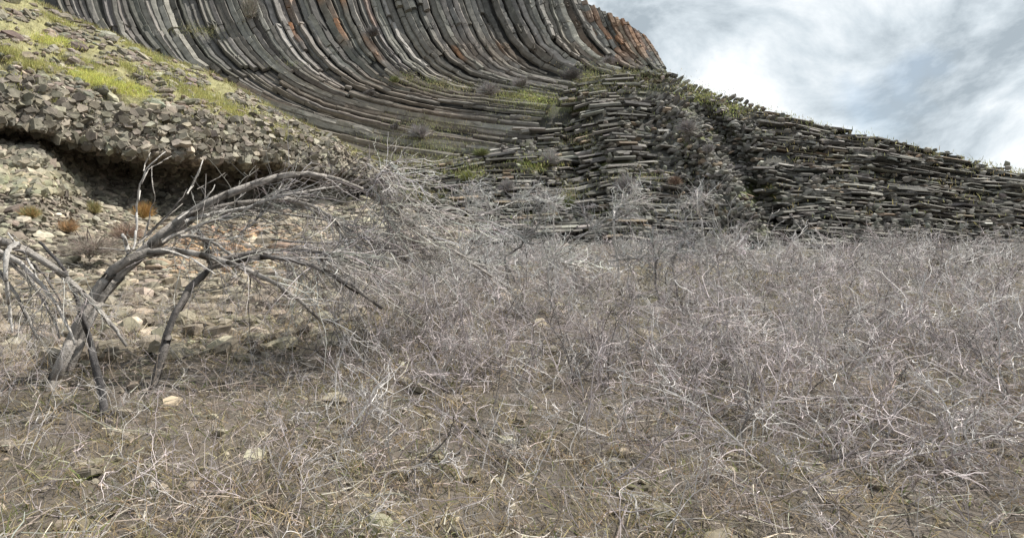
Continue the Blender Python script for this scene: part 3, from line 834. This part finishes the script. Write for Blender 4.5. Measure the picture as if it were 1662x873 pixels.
def px_path(pts, D0, D1, m=26, wig=.0):
    p = chaikin(np.array(pts, float), 2)
    s = np.r_[0, np.cumsum(np.linalg.norm(np.diff(p, axis=0), axis=1))]
    p = p + np.stack([wob(s / 9., s * 0 + p[0, 0], 301), wob(s / 9., s * 0 + p[0, 1], 302)], 1) * 1.5 * np.minimum(1, s / 30)[:, None]; s /= s[-1]
    t = np.linspace(0, 1, m)
    D = D0 + (D1 - D0) * t + wig * np.sin(t * 7 + D0 * 3)
    return P(np.interp(t, s, p[:, 0]), np.interp(t, s, p[:, 1]), D), D
def limb(parent, name, pts, D0, D1, w0, w1, col, origin, mat=M_WOOD, sides=8, m=None, label=None):
    m = m or max(8, int(len(pts) * 5))
    p, D = px_path(pts, D0, D1, m, .12)
    r = np.linspace(w0, w1, m) * D / F * .5
    r = r * (1 + .10 * rng.normal(0, 1, m).cumsum() / math.sqrt(m) + rng.normal(0, .012, m))
    mb = MB()
    c = np.array(col)[None] * np.exp(rng.normal(0, .10, (m, 1)).cumsum(0) / math.sqrt(m))
    mb.tubes(p[None], r[None], c[None], sides)
    # close the cut ends
    e = p[[0, -1]]
    for k, sg in ((0, 0), (m - 1, (m - 1) * sides)):
        mb.v.append((p[k:k + 1])); mb.c.append(c[k:k + 1])
        ii = np.arange(sides); mb.t.append(np.stack([sg + ii, sg + (ii + 1) % sides, np.full(sides, mb.n)], 1)); mb.n += 1
    o = mb.build(name, mat, parent, smooth=True, origin=origin)
    if label: o['label'] = label
    return p, r

# --- the big dead shrub with the arching main limb
ds = tag(empty('dead_shrub', P(150, 545, 6.0)), 'large dead shrub with bleached limbs arching from lower left over to the centre', 'dead shrub')
OD = np.array(ds.location)
W1 = (.34, .315, .29); W2 = (.32, .295, .272); W3 = (.50, .475, .45); W4 = (.17, .155, .145)
paths = []
def L(name, pts, D0, D1, w0, w1, col, **k):
    p, r = limb(ds, name, pts, D0, D1, w0, w1, col, OD, **k); paths.append((p, r, col)); return p
L('main_limb', [(85,650),(118,565),(150,500),(178,455),(215,424),(245,400),(275,371),(310,345),(350,322),(400,303),(440,290),(478,279),(520,285),(560,294),(588,308)], 6.0, 6.9, 27, 7., W2, m=60, sides=12)
L('limb', [(88,630),(112,545),(150,478),(205,430),(240,407),(270,390),(305,363),(335,340),(365,332),(416,325),(460,321),(500,326)], 6.1, 7.1, 18, 4.5, W2, m=46)
L('limb', [(75,655),(110,560),(140,500),(172,442),(206,418),(251,405),(300,407),(341,417),(369,426),(416,442),(470,470),(520,520)], 5.8, 6.0, 22, 6, W2, m=46)
L('limb', [(235,690),(262,560),(295,480),(327,441),(358,426),(393,419),(430,416),(460,419),(496,427),(514,434),(560,455),(620,500)], 5.6, 6.2, 13, 5, W4, m=40)
L('limb', [(588,308),(615,328),(650,345),(667,364),(700,381),(730,405),(786,440),(830,470)], 6.9, 7.8, 6, 2.2, W1)
L('limb', [(585,307),(598,299),(612,290),(645,287)], 6.9, 7.2, 5.5, 2, W2)
L('branch', [(600,298),(615,282),(635,262)], 6.9, 7.0, 3.2, 1.2, W3)
L('branch', [(615,298),(646,310),(667,323),(693,338),(743,357),(800,360)], 7.0, 8.2, 3.4, 1.3, W1)
L('branch', [(618,298),(631,312),(641,329),(667,353),(690,372)], 7.1, 7.4, 2.8, 1.2, W1)
L('branch', [(618,329),(628,347),(631,374)], 7.0, 7.0, 3.6, 1.4, W3)
L('branch', [(618,330),(640,368),(655,392),(700,420)], 7.1, 7.4, 2.4, 1.2, W1)
L('branch', [(440,318),(494,327),(522,342),(544,355),(561,381),(592,416),(609,442)], 7.0, 6.6, 6.5, 3, W1)
L('branch', [(460,320),(500,336),(552,366),(590,384),(640,408),(700,445)], 7.1, 6.9, 5, 2.2, W1)
L('branch', [(300,360),(323,349),(365,345),(393,340),(420,333),(441,321),(479,312),(531,308),(553,298)], 6.4, 7.0, 6, 2, W3)
L('branch', [(262,392),(292,378),(311,371),(353,354),(375,350)], 6.2, 6.5, 7, 3, W1)
L('branch', [(292,384),(304,380),(337,387),(365,405),(392,428),(410,450)], 6.1, 6.2, 6, 4, W1)
L('branch', [(318,372),(334,390),(341,405),(338,428)], 6.6, 6.6, 8, 6, W4)
L('branch', [(340,430),(358,417),(416,408),(460,403),(516,407),(570,420),(615,447)], 6.0, 6.6, 7, 3, W4)
L('branch', [(505,430),(520,420),(548,403)], 6.1, 6.4, 5, 2.5, W4)
L('branch', [(374,391),(400,372),(425,348),(441,326),(460,297)], 6.5, 6.9, 3.2, 1.6, W3)
L('branch', [(440,388),(480,394),(540,396),(600,388),(640,398)], 7.2, 7.6, 4, 2, W1)
L('branch', [(440,344),(490,352),(540,358),(600,372),(650,395),(720,410)], 7.3, 8, 4, 1.5, W1)
L('stem', [(216,405),(220,389),(223,352),(221,321),(232,282),(248,261),(269,247)], 6.0, 6.0, 3.6, 1.4, W3, m=36)
L('stem', [(233,278),(237,260),(245,248)], 6.0, 6.1, 1.8, .9, W1)
L('stem', [(232,398),(241,352),(252,326),(253,320),(246,303),(246,270)], 6.2, 6.3, 2.4, 1.2, W1, m=32)
L('stem', [(240,276),(250,268),(280,254)], 6.3, 6.4, 1.2, .8, W2)
L('stem', [(205,415),(235,382),(265,354),(295,326),(304,307)], 6.0, 6.3, 3.2, 1.2, W4)
L('stem', [(225,395),(262,362),(295,330)], 6.1, 6.4, 2.4, 1.1, W2)
L('stem', [(304,315),(317,292),(324,276),(329,260)], 6.3, 6.4, 2.8, 1.2, W3)
L('stem', [(308,309),(322,290),(328,262)], 6.35, 6.5, 1.6, .9, W1)
L('stem', [(288,356),(323,331),(344,314),(349,300)], 6.2, 6.4, 3.0, 1.4, W3)
L('stem', [(320,307),(345,294),(365,281)], 6.4, 6.5, 1.4, .8, W2)
L('stub', [(208,408),(204,392),(199,381)], 5.9, 5.8, 8.5, 6.5, W3)
L('branch', [(262,405),(295,410),(330,430),(350,446)], 5.7, 5.6, 3, 2, W3)
L('branch', [(160,402),(190,405),(230,411)], 5.9, 6.0, 1.6, 1.2, W1)
def fine_twigs():
    mb = MB()
    sel = [p for p, r, c in paths[4:22] if p[:, 0].mean() > -.75]
    par = np.stack([q[np.linspace(0, len(q) - 1, 12).astype(int)] for q in sel])
    k = 420
    a, d, j = spawn(par, k, .9, .3, 1.)
    d = d + np.array([.65, .05, -.8])
    p1 = grow(a, d, rng.uniform(.2, .95, k), 9, .24, -.05)
    ok = p1[:, :, 2].max(1) < a[:, 2] + .10; p1 = p1[ok]; k = len(p1)
    cc = vary((.43, .405, .385), k, .25, .03)
    rr = rng.uniform(.004, .0085, (k, 1))
    mb.tubes(p1, rr * np.linspace(1, .4, 9)[None], cc, 4)
    a, d, j = spawn(p1, 1300, .7, .15, 1.)
    d[:, 2] -= .25
    p2 = grow(a, d, rng.uniform(.08, .4, 1300), 7, .28, 0)
    ok = p2[:, :, 2].max(1) < a[:, 2] + .10; p2 = p2[ok]; j = j[ok]; n2 = len(p2)
    mb.tubes(p2, rr[j] * .55 * np.linspace(1, .45, 7)[None], cc[j] * np.exp(rng.normal(.1, .2, (n2, 1))), 3)
    a, d, j2 = spawn(p2, 1700, .9, .15, 1.)
    p3 = grow(a, d, rng.uniform(.05, .18, 1700), 5, .3, 0)
    mb.tubes(p3, rr[j[j2]] * .35 * np.linspace(1, .5, 5)[None], cc[j[j2]] * 1.1, 3)
    par = np.stack([p[np.linspace(len(p) * .3, len(p) - 1, 12).astype(int)] for p, r, c in paths[:4]] + [p[np.linspace(0, len(p) - 1, 12).astype(int)] for p, r, c in paths[6:20]])
    k = 520
    a, d, j = spawn(par, k, .8, .15, 1.)
    p1 = grow(a, d + np.array([.5, 0, -.15]), rng.uniform(.15, 1.0, k), 9, .15, -.01)
    cc = np.where(rng.random((k, 1)) < .45, vary((.16, .145, .135), k, .2, .03), vary((.42, .40, .38), k, .25, .03))
    rr = rng.uniform(.0025, .006, (k, 1))
    mb.tubes(p1, rr * np.linspace(1, .4, 9)[None], cc, 4)
    a, d, j = spawn(p1, 1300, .7, .15, 1.)
    mb.tubes(grow(a, d, rng.uniform(.06, .3, 1300), 7, .25, 0), rr[j] * .6 * np.linspace(1, .45, 7)[None], cc[j], 3)
    tag(mb.build('twigs', M_TWIG, ds, origin=OD), kind='stuff')
fine_twigs()

# --- pale limbs heaped at the lower left corner
hp = tag(empty('fallen_shrub', P(40, 520, 5.0)), 'pale bleached limbs of a fallen shrub crossing in the lower left corner', 'dead shrub')
OH = np.array(hp.location)
def H(name, pts, D0, D1, w0, w1, col, **k): limb(hp, name, pts, D0, D1, w0, w1, col, OH, **k)
H('limb', [(-330,650),(-250,480),(-130,398),(-70,384),(-10,384),(28,399),(56,414),(78,427),(99,443),(140,480),(178,520),(205,560)], 5.0, 5.0, 28, 5, W1, m=60, sides=12)
H('limb', [(32,396),(22,396),(13,402),(7,420),(9,446),(12,480),(18,515),(20,540)], 4.85, 4.8, 9, 3, W3, m=30, sides=10)
H('limb', [(-330,650),(-240,490),(-120,402),(-40,392),(0,402),(28,422),(52,443),(85,482),(108,520),(122,560)], 5.05, 5.0, 18, 3, W3, m=30, sides=10)
H('limb', [(-325,655),(-230,500),(-110,408),(-30,396),(15,419),(39,441),(70,480),(92,520),(98,550)], 5.15, 5.1, 17, 3, W1, m=30, sides=10)
H('limb', [(-110,408),(-20,412),(4,410),(40,417),(62,430),(88,468),(102,500),(110,525)], 5.3, 5.2, 5, 1.5, W4)
H('limb', [(-320,660),(-220,520),(-110,425),(-15,425),(12,452),(40,500),(60,550)], 5.0, 4.95, 18, 4, W1, sides=10)
H('branch', [(44,420),(52,434),(60,450)], 4.9, 4.9, 4, 3, W3)
H('branch', [(13,378),(18,386),(26,397)], 4.95, 4.9, 2.2, 3.5, W3)
H('branch', [(20,380),(40,398),(52,406)], 5.2, 5.2, 1.5, 1.5, W1)
def heap_twigs():
    mb = MB()
    par = np.stack([np.stack([px_path(q, D, D, 12)[0]])[0] for q, D in [([(0,388),(56,414),(99,443),(178,520)], 5.0), ([(0,402),(52,443),(108,520)], 5.05), ([(15,419),(70,480),(92,520)], 5.1), ([(12,452),(40,500),(60,550)], 5.0)]])
    a, d, j = spawn(par, 90, .6, .35, 1.)
    p1 = grow(a, d + np.array([.1, 0, -.4]), rng.uniform(.12, .55, 90), 8, .16, -.03)
    cc = vary((.40, .375, .35), 90, .25, .03); rr = rng.uniform(.002, .0042, (90, 1))
    mb.tubes(p1, rr * np.linspace(1, .4, 8)[None], cc, 4)
    a, d, j = spawn(p1, 240, .7, .15, 1.)
    mb.tubes(grow(a, d, rng.uniform(.05, .22, 240), 6, .25, 0), rr[j] * .6 * np.linspace(1, .5, 6)[None], cc[j], 3)
    mb.build('twigs', M_TWIG, hp, origin=OH)
heap_twigs()
st = tag(empty('broken_stick', P(118, 470, 5.2)), 'dark tapering broken stick slanting beside the pale limbs at lower left', 'stick')
limb(st, 'stick_wood', [(64,393),(84,412),(96,426),(110,446),(132,500),(160,600),(175,700)], 5.4, 5.1, 4.5, 12, (.085, .08, .08), np.array(st.location), sides=8)

# --- single shrubs of the brush that stand out
def lone(pts_list, D, label, col, twk=95, rt=.0042):
    b = pts_list[0][0]
    foot = P(b[0], b[1], D); foot[2] = min(foot[2], float(g_ground(foot[0], foot[1])))
    o = tag(empty('bare_shrub', foot), label, 'bare shrub', 'bare shrubs standing out of the brush')
    O_ = foot; ps = []
    for i, (pts, w0, w1) in enumerate([(pl[:-1], *pl[-1]) for pl in pts_list]):
        if i == 0:
            q = np.array(pts, float)
            p, r = limb(o, 'trunk', pts, D, D, w0, w1, col, O_, m=20)
            # the trunk goes on down to its root in the ground
            rp = np.stack([foot + (p[0] - foot) * t + np.array([.05 * math.sin(t * 5), 0, 0]) * (1 - t) for t in np.linspace(-.02, 1, 6)])
            mb = MB(); mb.tubes(rp[None], np.linspace(1.25, 1.0, 6)[None] * r[0], np.array(col)[None], 6)
            mb.build('root_stem', M_WOOD, o, smooth=True, origin=O_)
        else:
            p, r = limb(o, 'branch', pts, D, D + rng.uniform(-.3, .3), w0, w1, col, O_, m=16)
        ps.append(p[np.linspace(0, len(p) - 1, 12).astype(int)])
    mb = MB()
    par = np.stack(ps)
    a, d, j = spawn(par, twk, .5, .2, 1.)
    p1 = grow(a, d, rng.uniform(.15, .6, twk), 7, .28, .01)
    c = vary(np.array(col) * .5 + .16, twk, .25, .03)
    mb.tubes(p1, rt * np.linspace(1.2, .6, 7)[None] * np.ones((twk, 1)), c, 3)
    a, d, j = spawn(p1, twk * 2, .8, .15, 1.)
    mb.tubes(grow(a, d, rng.uniform(.06, .25, twk * 2), 5, .3, 0), rt * .8 * np.ones((twk * 2, 5)), c[j], 3)
    tag(mb.build('twigs', M_TWIG, o, origin=O_), kind='stuff')
LONE = [
 ([[(996,360),(995,345),(999,336),(1014,330),(1030,312),(1034,300),(3.6,1.6)], [(1014,330),(1035,326),(1050,328),(2,1)]], 12, 'white stemmed shrub with one limb bent like an elbow below the large grey bush', (.60, .57, .54)),
 ([[(925,392),(950,380),(985,365),(1000,355),(1014,345),(4.6,2.)], [(957,376),(950,355),(943,332),(2.6,1.4)], [(985,365),(1010,352),(1030,340),(2,1)]], 11.5, 'grey shrub with a thick limb slanting up to the right in the brush', (.25, .235, .225)),
 ([[(1139,358),(1132,342),(1131,330),(1133,318),(1132,306),(3.2,1.3)], [(1132,330),(1120,328),(1105,332),(1.6,.8)], [(1133,326),(1145,320),(1152,312),(1.6,.8)]], 13, 'upright white forked shrub stem before the dark buttress foot', (.56, .53, .50)),
 ([[(1064,450),(1065,425),(1063,410),(1059,392),(3.4,2)], [(1063,412),(1053,420),(1030,420),(1000,422),(2,1)], [(1065,430),(1072,405),(1080,398),(1.6,.8)]], 9, 'dark upright shrub stem forking low near the bottom, right of centre brush', (.20, .185, .175)),
 ([[(1092,425),(1097,412),(1108,400),(1114,385),(1112,372),(2.4,1.2)], [(1108,400),(1118,396),(1130,392),(1.4,.8)]], 10, 'grey shrub with an S curved stem left of the right edge', (.20, .185, .18)),
 ([[(820,415),(840,407),(853,390),(857,372),(857,350),(856,336),(2.8,1.2)], [(853,390),(846,384),(1.6,.9)], [(853,390),(870,372),(880,355),(1.6,.8)]], 11, 'dark crooked shrub stem curving upward in the middle of the brush', (.15, .14, .135)),
 ([[(745,360),(757,338),(762,325),(750,314),(735,306),(2.6,1)], [(762,325),(775,330),(785,338),(1.6,.8)], [(760,322),(768,305),(774,300),(1.6,.7)]], 12.5, 'white twiggy shrub with a hooked tip under the lowest ledges', (.50, .48, .46)),
 ([[(898,352),(897,342),(902,334),(904,326),(2.2,1.1)], [(902,334),(890,330),(882,326),(1.3,.7)]], 13, 'short pale shrub stem below the dark olive bush', (.55, .52, .49)),
 ([[(780,350),(810,338),(840,325),(865,305),(878,298),(2.6,1.)], [(820,334),(850,322),(870,318),(1.6,.8)], [(800,342),(790,325),(785,315),(1.4,.7)]], 12, 'pale shrub with long straight limbs reaching up right toward the gully', (.44, .42, .40)),
 ([[(890,440),(900,428),(912,424),(925,428),(940,432),(3,1.6)], [(900,428),(893,415),(905,405),(1.8,.9)]], 8.5, 'white curling shrub limb low at the bottom of the brush', (.58, .55, .52)),
 ([[(1165,420),(1160,408),(1172,395),(1175,382),(2.4,1.)], [(1165,415),(1185,408),(1200,398),(1.4,.8)]], 9.5, 'pale shrub with upright twigs at the right edge of the brush', (.48, .44, .42)),
 ([[(735,425),(760,405),(790,395),(830,380),(3,1.4)], [(760,405),(775,385),(800,365),(1.8,.9)], [(745,418),(770,420),(800,432),(1.8,1)]], 9, 'pale shrub with limbs spreading low where the arching branches end', (.46, .44, .42)),
]
for pl, D, lab, c in LONE: lone(pl, D, lab, c)

# ------------------------------------------------------------------ sky, sun, camera
SUN_EL, SUN_AZ = math.radians(54), math.radians(74)       # azimuth from +Y toward +X
w = bpy.data.worlds.new('World'); sc.world = w; w.use_nodes = True
N = w.node_tree.nodes; K = w.node_tree.links
bg = N['Background']; bg.inputs[1].default_value = .10
sky = N.new('ShaderNodeTexSky'); sky.sky_type = 'NISHITA'; sky.sun_disc = False
sky.sun_elevation = SUN_EL; sky.sun_rotation = SUN_AZ
tc = N.new('ShaderNodeTexCoord')
mp = N.new('ShaderNodeMapping'); mp.inputs['Scale'].default_value = (1.0, 1.0, 1.5); mp.inputs['Location'].default_value = (.1, .62, .9)
K.new(tc.outputs['Generated'], mp.inputs[0])
n1 = N.new('ShaderNodeTexNoise'); n1.inputs['Scale'].default_value = 4.0; n1.inputs['Detail'].default_value = 9; n1.inputs['Roughness'].default_value = .60
n1.inputs['Distortion'].default_value = .35
K.new(mp.outputs[0], n1.inputs[0])
cr = N.new('ShaderNodeValToRGB'); e = cr.color_ramp.elements
e[0].position = .39; e[0].color = (3.1, 3.6, 4.0, 1); e[1].position = .59; e[1].color = (7.9, 8.15, 8.3, 1)
x = e.new(.48); x.color = (5.1, 5.65, 6.05, 1)
K.new(n1.outputs['Fac'], cr.inputs[0])
n2 = N.new('ShaderNodeTexNoise'); n2.inputs['Scale'].default_value = 2.1; n2.inputs['Detail'].default_value = 6
mp2 = N.new('ShaderNodeMapping'); mp2.inputs['Location'].default_value = (3.1, 1.7, .4); K.new(tc.outputs['Generated'], mp2.inputs[0]); K.new(mp2.outputs[0], n2.inputs[0])
mr = N.new('ShaderNodeMapRange'); mr.inputs[1].default_value = .30; mr.inputs[2].default_value = .42
K.new(n2.outputs['Fac'], mr.inputs[0])
mx = N.new('ShaderNodeMix'); mx.data_type = 'RGBA'
K.new(mr.outputs[0], mx.inputs[0]); K.new(sky.outputs[0], mx.inputs[6]); K.new(cr.outputs[0], mx.inputs[7])
K.new(mx.outputs[2], bg.inputs[0])

ld = bpy.data.lights.new('sun', 'SUN'); ld.energy = 5.0; ld.angle = math.radians(.6); ld.color = (1, .95, .86)
lo = bpy.data.objects.new('sun', ld); COL.objects.link(lo)
from mathutils import Vector
sd = Vector((math.sin(SUN_AZ) * math.cos(SUN_EL), math.cos(SUN_AZ) * math.cos(SUN_EL), math.sin(SUN_EL)))
lo.rotation_euler = sd.to_track_quat('Z', 'Y').to_euler()
lo.location = sd * 100

cd = bpy.data.cameras.new('camera'); cam = bpy.data.objects.new('camera', cd); COL.objects.link(cam)
cam.location = (0, 0, CAMZ); cam.rotation_euler = (math.radians(90) + PITCH, 0, 0)
cd.sensor_fit = 'HORIZONTAL'; cd.sensor_width = 36; cd.lens = F / 1662 * 36
cd.shift_x = (831 - PU) / 1662; cd.shift_y = -(436.5 - PV) / 1662
cd.clip_start = .05; cd.clip_end = 3000
sc.camera = cam
sc.view_settings.view_transform = 'Standard'; sc.view_settings.look = 'None'
sc.view_settings.exposure = .5; sc.view_settings.gamma = 1
sc.render.engine = 'CYCLES'
sc.cycles.max_bounces = 5; sc.cycles.diffuse_bounces = 3
